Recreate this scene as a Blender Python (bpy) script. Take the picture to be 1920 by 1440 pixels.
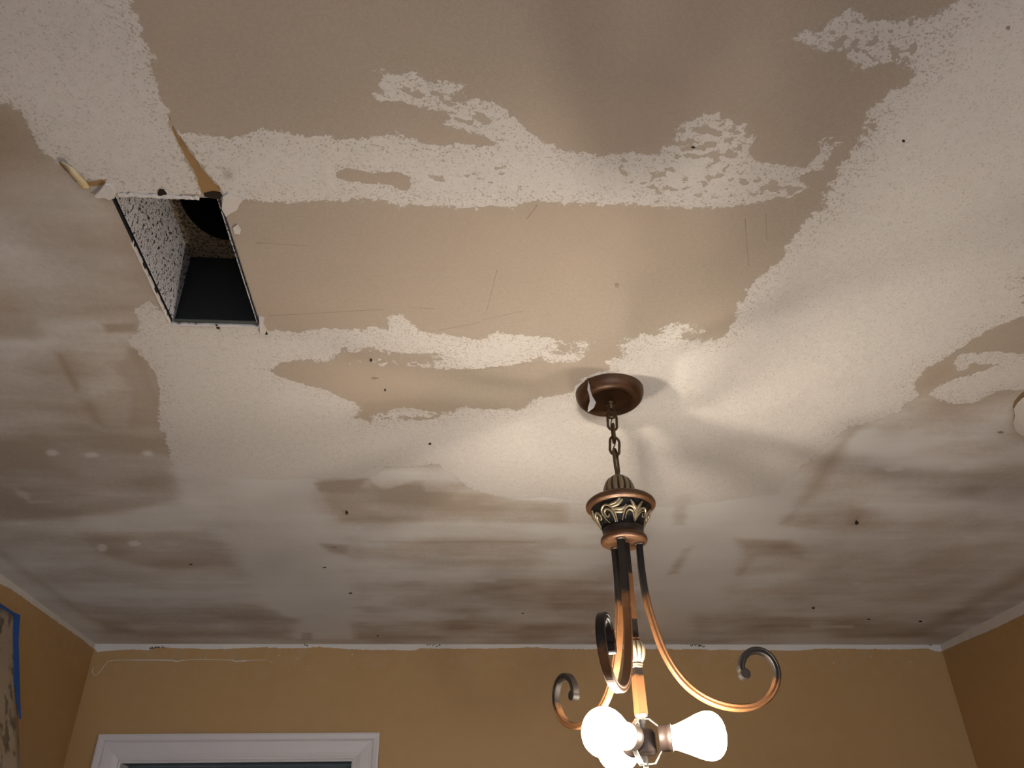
import bpy, math, random
import numpy as np
from mathutils import Vector, Matrix
random.seed(7)
rng = np.random.default_rng(7)
S = bpy.context.scene
COL = S.collection
for o in list(bpy.data.objects):
    bpy.data.objects.remove(o)

# ------------------------------------------------------------------ camera
F = 1505.5
YAW, PITCH, ROLL = (math.radians(a) for a in (4.778, 32.772, -1.224))
CAM = np.array([0.0, 0.0, 1.59])
H = 2.44                                    # ceiling height
def cam_axes():
    cy, sy = math.cos(YAW), math.sin(YAW)
    fw = np.array([sy * math.cos(PITCH), cy * math.cos(PITCH), math.sin(PITCH)])
    rt = np.array([cy, -sy, 0.0]); up = np.cross(rt, fw)
    c, s = math.cos(ROLL), math.sin(ROLL)
    return c * rt + s * up, -s * rt + c * up, fw
RT, UP, FW = cam_axes()
cd = bpy.data.cameras.new('camera'); cam = bpy.data.objects.new('camera', cd); COL.objects.link(cam)
cd.sensor_width = 36.0; cd.lens = F / 1920 * 36.0; cd.clip_start = 0.02
cam.matrix_world = Matrix(((RT[0], UP[0], -FW[0], CAM[0]), (RT[1], UP[1], -FW[1], CAM[1]), (RT[2], UP[2], -FW[2], CAM[2]), (0, 0, 0, 1)))
S.camera = cam

# ------------------------------------------------------------------ world, exposure
BULB = 2.3            # scale of the lamp light
AMBIENT = 2.8  # added even fill light, let in through the open rear end
w = bpy.data.worlds.new('ambient_fill'); S.world = w; w.use_nodes = True
w.node_tree.nodes['Background'].inputs[0].default_value = (0.82, 0.95, 1.16, 1)
w.node_tree.nodes['Background'].inputs[1].default_value = AMBIENT
vs = S.view_settings
vs.view_transform = 'Standard'; vs.look = 'None'; vs.exposure = 0.0; vs.gamma = 1.0; vs.use_curve_mapping = False
S.cycles.max_bounces = 5; S.cycles.diffuse_bounces = 3; S.cycles.caustics_reflective = False; S.cycles.caustics_refractive = False
S.cycles.sample_clamp_indirect = 4.0
S.cycles.use_adaptive_sampling = True; S.cycles.adaptive_threshold = 0.05; S.cycles.adaptive_min_samples = 20
w.cycles.sampling_method = 'NONE'

# ------------------------------------------------------------------ where things in the photograph lie in the room
def ray(x, y):
    return RT * ((x - 960) / F) - UP * ((y - 720) / F) + FW
def on_z(x, y, z=H):
    d = ray(x, y); return CAM + d * ((z - CAM[2]) / d[2])
def on_y(x, y, Y):
    d = ray(x, y); return CAM + d * ((Y - CAM[1]) / d[1])
def on_x(x, y, X):
    d = ray(x, y); return CAM + d * ((X - CAM[0]) / d[0])
XL, XR, YB, YR = -1.342, 2.003, 3.205, -3.2     # left, right, back wall planes, open rear end
AX, AY = 0.306, 1.336                            # chandelier axis
VX0, VX1, VY0, VY1 = -0.494, -0.341, 0.846, 1.150   # duct opening

# ------------------------------------------------------------------ helpers
def mesh(name, verts, faces, mat=None, smooth=True):
    me = bpy.data.meshes.new(name); me.from_pydata([tuple(v) for v in verts], [], faces)
    if mat: me.materials.append(mat)
    if smooth: me.polygons.foreach_set('use_smooth', [True] * len(me.polygons))
    me.update(); return me
def link(name, me, parent=None, loc=(0, 0, 0)):
    o = bpy.data.objects.new(name, me); COL.objects.link(o); o.location = loc
    if parent: o.parent = parent
    return o
def obj(name, geo, mat, parent=None, smooth=True, loc=(0, 0, 0)):
    return link(name, mesh(name, geo[0], geo[1], mat, smooth), parent, loc)
def thing(name, label, cat, loc=(0, 0, 0), group=None):
    o = link(name, None, None, loc); tag(o, label, cat, group); return o
def tag(o, label, cat=None, group=None):
    o['label'] = label
    if cat: o['category'] = cat
    if group: o['group'] = group
    return o
def struct(o, label=None, cat=None):
    o['kind'] = 'structure'
    if label: o['label'] = label
    if cat: o['category'] = cat
    return o
def join(*gs):
    V, Fc = [], []
    for v, f in gs:
        n = len(V); V += [tuple(p) for p in v]; Fc += [tuple(i + n for i in q) for q in f]
    return V, Fc
def xf(g, m):
    return [tuple(m @ Vector(v)) for v in g[0]], g[1]
def box(x0, x1, y0, y1, z0, z1):
    v = [(x, y, z) for z in (z0, z1) for y in (y0, y1) for x in (x0, x1)]
    return v, [(0, 2, 3, 1), (4, 5, 7, 6), (0, 1, 5, 4), (2, 6, 7, 3), (0, 4, 6, 2), (1, 3, 7, 5)]
def lathe(prof, n=40, lobes=0, depth=0.0):
    """prof: (r, z) from top to bottom about the z axis"""
    V, Fc = [], []
    for r, z in prof:
        for k in range(n):
            a = 2 * math.pi * k / n
            q = r * (1 - depth * (1 - abs(math.sin(lobes * a / 2)) ** 0.55)) if lobes else r
            V.append((q * math.cos(a), q * math.sin(a), z))
    for i in range(len(prof) - 1):
        for k in range(n):
            a, b = i * n + k, i * n + (k + 1) % n
            Fc.append((a, a + n, b + n, b))
    return V, Fc
def catmull(P, m=8, closed=False):
    P = [np.array(p, float) for p in P]; n = len(P); out = []
    rngi = range(n) if closed else range(n - 1)
    for i in rngi:
        p0 = P[(i - 1) % n] if closed or i > 0 else P[0] * 2 - P[1]
        p1, p2 = P[i], P[(i + 1) % n]
        p3 = P[(i + 2) % n] if closed or i + 2 < n else P[-1] * 2 - P[-2]
        for t in np.arange(m) / m:
            out.append(0.5 * ((2 * p1) + (p2 - p0) * t + (2 * p0 - 5 * p1 + 4 * p2 - p3) * t * t + (3 * p1 - p0 - 3 * p2 + p3) * t ** 3))
    if not closed: out.append(P[-1])
    return out
def tube(P, rad, n=8, closed=False, cap=True):
    P = [np.array(p, float) for p in P]; N = len(P)
    rr = [rad] * N if np.isscalar(rad) else list(rad)
    V, Fc = [], []; up = None
    for i in range(N):
        t = P[(i + 1) % N] - P[i - 1] if closed else P[min(i + 1, N - 1)] - P[max(i - 1, 0)]
        t = t / (np.linalg.norm(t) + 1e-12)
        if up is None:
            up = np.cross(t, [0.31, 0.2, 0.9]);
        up = up - t * (up @ t); up = up / (np.linalg.norm(up) + 1e-12)
        s = np.cross(t, up)
        for k in range(n):
            a = 2 * math.pi * k / n
            V.append(P[i] + rr[i] * (math.cos(a) * up + math.sin(a) * s))
    for i in range(N if closed else N - 1):
        j = (i + 1) % N
        for k in range(n):
            k2 = (k + 1) % n
            Fc.append((i * n + k, i * n + k2, j * n + k2, j * n + k))
    if cap and not closed:
        Fc.append(tuple(range(n))[::-1]); Fc.append(tuple((N - 1) * n + k for k in range(n)))
    return V, Fc
def sweep(P, nrm, sec):
    """sweep a section [(a along nrm-plane, b along lateral)] ; P points, nrm in-plane normals, lateral given per point"""
    V, Fc = [], []; m = len(sec); N = len(P)
    for i in range(N):
        n1, l1, sc = nrm[i]
        for a, b in sec: V.append(P[i] + sc * (a * n1 + b * l1))
    for i in range(N - 1):
        for k in range(m):
            k2 = (k + 1) % m
            Fc.append((i * m + k, i * m + k2, (i + 1) * m + k2, (i + 1) * m + k))
    Fc.append(tuple(range(m))[::-1]); Fc.append(tuple((N - 1) * m + k for k in range(m)))
    return V, Fc
def prism(outline, z0, z1, jag=0.0):
    n = len(outline)
    V = [(x, y, z0) for x, y in outline] + [(x, y, z1) for x, y in outline]
    Fc = [tuple(range(n))[::-1], tuple(range(n, 2 * n))] + [(i, (i + 1) % n, n + (i + 1) % n, n + i) for i in range(n)]
    return V, Fc

# ------------------------------------------------------------------ node helper
class NT:
    def __init__(s, name):
        s.m = bpy.data.materials.new(name); s.m.use_nodes = True
        s.t = s.m.node_tree; s.b = s.t.nodes['Principled BSDF']; s._pos = None
    def n(s, typ, ins=None, **kw):
        d = s.t.nodes.new(typ)
        for k, v in kw.items(): setattr(d, k, v)
        for k, v in (ins or {}).items(): s.set(d.inputs[k], v)
        return d
    def set(s, sock, v):
        if isinstance(v, bpy.types.NodeSocket): s.t.links.new(v, sock)
        elif isinstance(v, (tuple, list)) and sock.type == 'RGBA' and len(v) == 3: sock.default_value = (*v, 1)
        else: sock.default_value = v
    def pos(s):
        if s._pos is None: s._pos = s.n('ShaderNodeNewGeometry').outputs['Position']
        return s._pos
    def noise(s, scale, detail=4, rough=0.6, stretch=None, dist=0.0, vec=None):
        v = vec or s.pos()
        if stretch: v = s.n('ShaderNodeVectorMath', {0: v, 1: stretch}, operation='MULTIPLY').outputs[0]
        return s.n('ShaderNodeTexNoise', {'Vector': v, 'Scale': scale, 'Detail': detail, 'Roughness': rough, 'Distortion': dist}).outputs[0]
    def math(s, op, a, b=0.0, c=0.0, clamp=False):
        d = s.n('ShaderNodeMath', {0: a, 1: b}, operation=op); d.use_clamp = clamp
        if op in ('MULTIPLY_ADD',): s.set(d.inputs[2], c)
        return d.outputs[0]
    def ramp(s, v, a, b, lo=0.0, hi=1.0):
        return s.n('ShaderNodeMapRange', {'Value': v, 'From Min': a, 'From Max': b, 'To Min': lo, 'To Max': hi}, interpolation_type='SMOOTHSTEP').outputs[0]
    def mix(s, f, a, b):
        d = s.n('ShaderNodeMix', data_type='RGBA'); s.set(d.inputs[0], f); s.set(d.inputs[6], a); s.set(d.inputs[7], b); return d.outputs[2]
    def attr(s, name):
        return s.n('ShaderNodeAttribute', attribute_name=name).outputs['Fac']
    def bump(s, h, dist, strength=1.0):
        s.set(s.b.inputs['Normal'], s.n('ShaderNodeBump', {'Height': h, 'Distance': dist, 'Strength': strength}).outputs[0])
    def out(s, color=None, rough=None, metal=None, **kw):
        if color is not None: s.set(s.b.inputs['Base Color'], color)
        if rough is not None: s.set(s.b.inputs['Roughness'], rough)
        if metal is not None: s.set(s.b.inputs['Metallic'], metal)
        for k, v in kw.items(): s.set(s.b.inputs[k], v)
        return s.m

# ------------------------------------------------------------------ materials
def m_ceiling():
    t = NT('scraped_ceiling')
    mud, cov, stn, torn, low = t.attr('mud'), t.attr('cover'), t.attr('stain'), t.attr('torn'), t.attr('low')
    n1 = t.noise(75, 5, 0.72); g = t.noise(290, 3, 0.65)
    r1 = t.math('SUBTRACT', n1, 0.5)
    d = t.math('MULTIPLY_ADD', r1, 0.034, mud)
    mask = t.ramp(d, -0.0010, 0.0010)
    pn = t.noise(62, 2, 0.5, (1.0, 1.25, 1.0))
    pits = t.math('MAXIMUM', t.math('MULTIPLY', t.ramp(g, 0.57, 0.62), t.ramp(d, 0.004, 0.05, 1.0, 0.0)), t.ramp(t.math('ADD', pn, t.attr('pit')), 1.0, 1.025))
    mask = t.math('MULTIPLY', mask, t.math('SUBTRACT', 1.0, t.math('MULTIPLY', pits, 0.9)))
    covm = t.math('MULTIPLY', t.math('MULTIPLY_ADD', r1, t.math('MULTIPLY', t.math('MULTIPLY', cov, t.math('SUBTRACT', 1.0, cov)), 3.2), cov, clamp=True), 0.92)
    wf = t.math('MAXIMUM', mask, covm)
    paper = t.mix(low, (0.355, 0.30, 0.245), (0.43, 0.35, 0.28))
    paper = t.mix(t.ramp(g, 0.35, 0.70, 0.0, 0.32), paper, (0.50, 0.425, 0.355))
    white = t.mix(t.math('MULTIPLY_ADD', t.ramp(n1, 0.25, 0.75), 0.6, t.math('MULTIPLY', low, 0.4)), (0.59, 0.55, 0.515), (0.68, 0.64, 0.605))
    white = t.mix(t.math('MULTIPLY', t.ramp(g, 0.565, 0.66), 0.55), white, (0.36, 0.31, 0.27))
    col = t.mix(mask, t.mix(covm, paper, t.mix(low, (0.67, 0.65, 0.635), (0.73, 0.71, 0.69))), white)
    col = t.mix(t.math('MULTIPLY', stn, t.ramp(n1, 0.25, 0.7, 0.6, 1.0)), col, (0.25, 0.165, 0.075))
    td = t.ramp(t.math('MULTIPLY_ADD', r1, 0.010, torn), -0.0006, 0.0006)
    col = t.mix(td, col, t.mix(n1, (0.30, 0.175, 0.07), (0.36, 0.22, 0.10)))
    h = t.math('MULTIPLY', mask, t.math('MULTIPLY_ADD', g, 0.9, 0.8))
    h = t.math('MULTIPLY_ADD', td, -0.8, h)
    t.bump(h, 0.0012, 0.55)
    return t.out(col, 0.9, 0.0, **{'Specular IOR Level': 0.2})
def m_wall():
    t = NT('tan_wall_paint')
    d = t.attr('bare')
    n1 = t.noise(90, 4, 0.7); n2 = t.noise(20, 2)
    d = t.math('ADD', d, t.math('MULTIPLY', t.math('SUBTRACT', n1, 0.5), 0.010))
    d = t.math('ADD', d, t.math('MULTIPLY', t.math('SUBTRACT', n2, 0.5), 0.006))
    m = t.ramp(d, -0.0007, 0.0007)
    paint = t.mix(n2, (0.41, 0.245, 0.098), (0.455, 0.275, 0.112))
    chips = t.math('MULTIPLY', t.ramp(t.noise(85, 2, 0.5), 0.735, 0.755), t.attr('chip'))
    m = t.math('MAXIMUM', m, t.math('MULTIPLY', chips, 0.7))
    scuff = t.math('MULTIPLY', t.math('MULTIPLY', t.attr('chip'), t.ramp(n2, 0.45, 0.75)), 0.22)
    col = t.mix(scuff, paint, (0.42, 0.34, 0.26))
    col = t.mix(m, col, t.mix(n2, (0.60, 0.55, 0.49), (0.68, 0.63, 0.58)))
    t.bump(t.math('MULTIPLY_ADD', m, 1.5, n1), 0.0006, 0.5)
    return t.out(col, 0.55, 0.0, **{'Specular IOR Level': 0.35})
def m_plain(name, c, rough=0.5, metal=0.0, var=0.0, scale=60, bump=0.0, **kw):
    t = NT(name); col = c
    if var: col = t.mix(t.noise(scale, 4), tuple(x * (1 - var) for x in c), tuple(min(1, x * (1 + var)) for x in c))
    if bump: t.bump(t.noise(scale * 2, 4), bump, 0.6)
    return t.out(col, rough, metal, **kw)
def m_bronze(name='oil_rubbed_bronze', k=1.0, metal=0.4):
    t = NT(name)
    n = t.noise(90, 5, 0.65); n2 = t.noise(25, 3)
    col = t.mix(t.ramp(n2, 0.3, 0.7), tuple(k * x for x in (0.075, 0.033, 0.014)), tuple(k * x for x in (0.11, 0.048, 0.02)))
    col = t.mix(t.ramp(n, 0.55, 0.75, 0.0, 0.5), col, tuple(k * x for x in (0.04, 0.022, 0.013)))
    t.bump(n, 0.0004, 0.3)
    return t.out(col, t.ramp(n2, 0.2, 0.8, 0.36, 0.5), metal, **{'Specular IOR Level': 0.5 * k})
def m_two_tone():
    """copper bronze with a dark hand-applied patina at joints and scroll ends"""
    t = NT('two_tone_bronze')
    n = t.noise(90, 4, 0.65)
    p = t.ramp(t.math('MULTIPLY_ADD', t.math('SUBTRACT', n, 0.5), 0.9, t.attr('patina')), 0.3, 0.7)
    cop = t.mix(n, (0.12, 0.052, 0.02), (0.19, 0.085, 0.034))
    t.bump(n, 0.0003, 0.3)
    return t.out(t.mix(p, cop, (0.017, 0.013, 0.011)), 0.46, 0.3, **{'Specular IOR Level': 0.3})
def m_duct():
    t = NT('dusty_galvanised_steel')
    s1 = t.ramp(t.noise(150, 2, 0.6), 0.57, 0.61); s2 = t.ramp(t.noise(420, 2, 0.5), 0.55, 0.62)
    sp = t.math('MAXIMUM', s1, t.math('MULTIPLY', s2, 0.8))
    col = t.mix(t.noise(25, 3), (0.58, 0.56, 0.59), (0.74, 0.72, 0.76))
    col = t.mix(sp, col, (0.02, 0.018, 0.016))
    t.bump(sp, 0.001, 0.6)
    return t.out(col, 0.75, 0.1)
def m_groove(name, hi, lo, rough, metal):
    t = NT(name); return t.out(t.mix(t.attr('groove'), hi, lo), rough, metal)
def m_brown_duct():  # dust-specked steel; brown base darkened to carry the penumbra
    t = NT('shaded_dusty_steel')
    sp = t.ramp(t.noise(260, 2, 0.6), 0.5, 0.6)
    return t.out(t.mix(sp, (0.26, 0.20, 0.13), (0.03, 0.025, 0.02)), 0.85, 0.0)
M = dict(
    brown_duct=m_brown_duct(),
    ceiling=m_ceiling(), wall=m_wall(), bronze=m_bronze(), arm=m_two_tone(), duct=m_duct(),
    dark_bronze=m_plain('dark_bronze', (0.03, 0.018, 0.012), 0.45, 0.4, 0.25, 70),
    chain=m_plain('antique_brass_chain', (0.10, 0.055, 0.022), 0.42, 0.6, 0.25, 120),
    urn=m_plain('blackened_urn', (0.008, 0.007, 0.006), 0.6, 0.0, 0.3, 80, **{'Specular IOR Level': 0.2}),
    relief=m_plain('rubbed_silver_gold', (0.30, 0.235, 0.15), 0.36, 0.6, 0.2, 150),
    melon=m_groove('rubbed_melon_gold', (0.22, 0.155, 0.085), (0.012, 0.009, 0.007), 0.42, 0.45),
    ball=m_groove('pale_ribbed_ball', (0.62, 0.53, 0.36), (0.06, 0.035, 0.02), 0.4, 0.45),
    steel=m_plain('bright_zinc', (0.75, 0.70, 0.62), 0.3, 0.6, 0.05),
    socket=m_plain('socket_shell', (0.055, 0.035, 0.028), 0.5, 0.2, 0.2),
    white_trim=m_plain('white_trim_paint', (0.62, 0.57, 0.55), 0.42, 0.0, 0.03, 30),
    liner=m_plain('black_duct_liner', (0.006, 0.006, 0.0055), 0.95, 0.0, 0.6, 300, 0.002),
    plaster=m_plain('loose_plaster', (0.64, 0.59, 0.55), 0.9, 0.0, 0.1, 200, 0.001),
    kraft=m_plain('torn_kraft_paper', (0.20, 0.125, 0.06), 0.9, 0.0, 0.15, 150),
    yellow_paper=m_plain('yellowed_paper', (0.62, 0.50, 0.30), 0.85, 0.0, 0.12, 150),
    gypsum=m_plain('gypsum_edge', (0.30, 0.25, 0.20), 0.95, 0.0, 0.25, 250, 0.001),
    cord=m_plain('brown_cord', (0.10, 0.06, 0.035), 0.6, 0.0),
    black=m_plain('black_mark', (0.02, 0.017, 0.014), 0.9),
    pencil=m_plain('pencil_line', (0.30, 0.235, 0.175), 0.9),
    floor=m_plain('pale_bounce_floor', (0.52, 0.47, 0.42), 0.5, 0.0, 0.2, 8),  # out of view; pale tone added to reflect light to the ceiling
    door=m_plain('dark_green_door', (0.035, 0.045, 0.04), 0.5, 0.0, 0.1),
    tape=m_plain('blue_masking_tape', (0.012, 0.075, 0.30), 0.6, 0.0, 0.12, 60),
    dull_lip=m_plain('dull_dirty_lip', (0.07, 0.075, 0.065), 0.8, 0.0, 0.4, 200),
    void=m_plain('cavity_shade', (0.01, 0.009, 0.008), 1.0),  # near-black colour carries the shade of the cavity and gap
)
t = NT('door_glass'); M['pane'] = t.out((0.25, 0.34, 0.38), 0.15, 0.0)
t = NT('lit_frosted_glass'); M['bulb'] = t.out((1, 1, 1), 0.4, 0.0, **{'Emission Color': (1.0, 0.895, 0.73), 'Emission Strength': 14.0 * BULB, 'Alpha': 0.45})
M['bulb'].cycles.emission_sampling = 'NONE'
t = NT('cloudy_plastic')
sm = t.math('MULTIPLY', t.ramp(t.noise(24, 3, 0.5, (1, 1.0, 0.6)), 0.54, 0.62), 0.85)
M['plastic'] = t.out(t.mix(sm, t.mix(t.noise(6, 3), (0.36, 0.26, 0.16), (0.46, 0.38, 0.29)), (0.07, 0.06, 0.045)), 0.32, 0.0, **{'Alpha': 0.93})

# ------------------------------------------------------------------ fields on the big surfaces (which stretch is bare, skimmed, stained)
def sdf(poly, X, Y):
    """signed distance, positive inside; X, Y flat arrays"""
    P = np.array(poly, float); Q = np.roll(P, -1, 0)
    d2 = np.full(X.shape, 1e9); inside = np.zeros(X.shape, bool)
    for (ax, ay), (bx, by) in zip(P, Q):
        ex, ey = bx - ax, by - ay
        wx, wy = X - ax, Y - ay
        tt = np.clip((wx * ex + wy * ey) / (ex * ex + ey * ey + 1e-12), 0, 1)
        d2 = np.minimum(d2, (wx - ex * tt) ** 2 + (wy - ey * tt) ** 2)
        c = (ay > Y) != (by > Y)
        with np.errstate(divide='ignore', invalid='ignore'):
            inside ^= c & (X < ex * (Y - ay) / (by - ay + 1e-15) + ax)
    return np.where(inside, 1, -1) * np.sqrt(d2)
def vnoise(X, Y, sx, sy, seed, octaves=4, rough=0.55):
    """fractal value noise, about 0..1, cells of 1/sx by 1/sy metres"""
    out = np.zeros(X.shape); amp, tot = 1.0, 0.0
    for o_ in range(octaves):
        r = np.random.default_rng(seed + o_).random((257, 257))
        u, v = X * sx * 2 ** o_ + 31.7, Y * sy * 2 ** o_ + 17.3
        iu, iv = np.floor(u).astype(int), np.floor(v).astype(int); fu, fv = u - iu, v - iv
        fu, fv = fu * fu * (3 - 2 * fu), fv * fv * (3 - 2 * fv)
        a, b, a1, b1 = iu % 256, iv % 256, (iu + 1) % 256, (iv + 1) % 256
        out += amp * ((r[a, b] * (1 - fu) + r[a1, b] * fu) * (1 - fv) + (r[a, b1] * (1 - fu) + r[a1, b1] * fu) * fv)
        tot += amp; amp *= rough
    return out / tot
CLIP = 0.08
class Field:
    def __init__(s, X, Y, base): s.X, s.Y, s.v = X, Y, np.full(X.shape, base, float)
    def near(s, poly, m):
        P = np.array(poly)
        return np.where((s.X > P[:, 0].min() - m) & (s.X < P[:, 0].max() + m) & (s.Y > P[:, 1].min() - m) & (s.Y < P[:, 1].max() + m))[0]
    def add(s, poly):
        i = s.near(poly, CLIP); s.v[i] = np.maximum(s.v[i], np.clip(sdf(poly, s.X[i], s.Y[i]), -CLIP, CLIP))
    def cut(s, poly):
        i = s.near(poly, CLIP); s.v[i] = np.minimum(s.v[i], -np.clip(sdf(poly, s.X[i], s.Y[i]), -CLIP, CLIP))
    def paint(s, poly, val, blur):
        i = s.near(poly, blur); d = np.clip(sdf(poly, s.X[i], s.Y[i]) / blur * 0.5 + 0.5, 0, 1); d = d * d * (3 - 2 * d)
        s.v[i] = s.v[i] * (1 - d) + val * d
def grid(name, us, vs_, place, mat, hole=None, fields=None, flip=False):
    """grid mesh over parameter lines us x vs_; place(U,V)->xyz; hole(cu,cv)->bool array"""
    U, V = np.meshgrid(us, vs_); U, V = U.ravel(), V.ravel(); nu, nv = len(us), len(vs_)
    co = np.stack(place(U, V), 1)
    i = (np.arange(nv - 1)[:, None] * nu + np.arange(nu - 1)[None]).ravel()
    q = np.stack([i, i + 1, i + 1 + nu, i + nu], 1)
    if hole is not None:
        cu = (U[q[:, 0]] + U[q[:, 1]]) / 2; cv = (V[q[:, 0]] + V[q[:, 3]]) / 2
        q = q[~hole(cu, cv)]
    if flip: q = q[:, ::-1]
    me = bpy.data.meshes.new(name); me.vertices.add(len(co)); me.vertices.foreach_set('co', co.astype(np.float32).ravel())
    n = len(q); me.loops.add(n * 4); me.loops.foreach_set('vertex_index', q.astype(np.int32).ravel())
    me.polygons.add(n); me.polygons.foreach_set('loop_start', np.arange(0, n * 4, 4, dtype=np.int32))
    me.update(calc_edges=True); me.validate()
    me.materials.append(mat)
    for k, f in (fields or {}).items():
        a = me.attributes.new(k, 'FLOAT', 'POINT'); a.data.foreach_set('value', f(U, V).astype(np.float32))
    return link(name, me)
def lines(*segs):
    out = []
    for a, b, st in segs: out.append(np.arange(a, b - 1e-6, st))
    out.append([segs[-1][1]])
    return np.concatenate(out)
def cz(pts):   # outline traced on the ceiling -> room coordinates
    return [tuple(on_z(*p)[:2]) for p in pts]
def cb(pts):   # on the back wall: (x, z)
    return [tuple(on_y(*p, YB)[[0, 2]]) for p in pts]
def cl(pts):   # on the left wall: (y, z)
    return [tuple(on_x(*p, XL)[[1, 2]]) for p in pts]
def cr(pts):
    return [tuple(on_x(*p, XR)[[1, 2]]) for p in pts]

#@CEILING_FIELDS
MUD_ADD = [
 [(-60,-60),(225,-60),(236,0),(247,28),(256,26),(262,55),(268,72),(282,92),(297,112),(276,116),(284,140),(292,160),(304,190),(318,200),(312,215),(318,240),(330,262),(352,300),(366,330),(378,362),(205,366),(190,347),(150,332),(112,303),(85,288),(55,255),(40,225),(18,205),(-60,190)],
 [(330,248),(345,250),(425,262),(470,254),(500,243),(530,250),(580,258),(640,266),(690,262),(720,257),(760,256),(800,265),(860,269),(905,275),(930,270),(900,250),(862,245),(830,230),(848,224),(838,212),(800,206),(760,197),(720,190),(697,180),(706,160),(702,145),(712,128),(760,130),(800,142),(850,155),(873,165),(868,176),(845,182),(858,196),(872,200),(890,192),(925,200),(962,216),(985,238),(1020,258),(1060,278),(1120,283),(1180,281),(1215,276),(1250,257),(1262,232),(1280,216),(1330,214),(1370,224),(1400,235),(1418,250),(1408,290),(1414,304),(1480,308),(1515,310),(1530,290),(1534,262),(1545,250),(1559,264),(1550,292),(1536,315),(1505,325),(1512,350),(1490,372),(1400,386),(1350,394),(1300,391),(1240,389),(1200,385),(1100,380),(1000,378),(930,386),(860,393),(800,393),(750,386),(700,382),(640,380),(560,382),(470,378),(440,380),(418,398),(410,365),(396,340),(366,300),(342,262)],
 [(1990,-60),(1800,-60),(1790,10),(1760,22),(1720,42),(1680,36),(1620,40),(1590,24),(1565,35),(1545,58),(1520,62),(1506,66),(1525,80),(1560,110),(1590,132),(1612,146),(1640,130),(1690,122),(1715,135),(1700,152),(1665,170),(1640,192),(1630,212),(1642,232),(1622,250),(1600,300),(1570,340),(1548,355),(1540,385),(1520,400),(1496,420),(1488,442),(1468,458),(1464,480),(1440,510),(1408,536),(1402,560),(1384,570),(1378,598),(1362,628),(1335,640),(1290,640),(1250,625),(1215,632),(1180,640),(1120,636),(1050,632),(970,626),(930,622),(900,636),(830,630),(785,622),(770,606),(752,593),(732,597),(727,618),(700,608),(680,616),(600,615),(560,622),(505,620),(492,610),(325,600),(300,580),(278,562),(262,570),(248,580),(262,602),(258,622),(232,640),(245,650),(262,662),(276,680),(288,700),(296,740),(298,790),(308,830),(318,860),(330,878),(400,893),(500,900),(590,898),(640,893),(700,893),(722,874),(820,872),(860,900),(905,925),(960,932),(1040,931),(1100,938),(1250,950),(1350,940),(1455,925),(1500,880),(1545,842),(1600,798),(1650,785),(1690,770),(1700,758),(1733,742),(1708,722),(1735,690),(1765,676),(1785,668),(1800,655),(1820,640),(1850,620),(1880,605),(1990,566)],
 [(1735,742),(1790,758),(1832,756),(1850,745),(1880,732),(1990,728),(1990,660),(1920,662),(1850,664),(1800,660),(1785,678),(1800,694),(1814,690),(1822,680),(1870,684),(1840,696),(1800,707),(1760,722)],
]
MUD_CUT = [
 [(508,698),(540,683),(620,678),(645,655),(700,662),(690,678),(760,683),(850,688),(950,685),(1000,672),(1060,662),(1120,665),(1140,690),(1090,710),(1080,730),(1055,740),(1010,744),(975,765),(920,766),(870,764),(855,775),(810,772),(760,768),(700,772),(708,795),(690,792),(665,783),(690,765),(640,745),(600,727),(560,718)],
]
MUD_ISLE = [
 [(505,628),(560,632),(640,640),(650,648),(600,660),(540,650),(505,640)],
]
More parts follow.
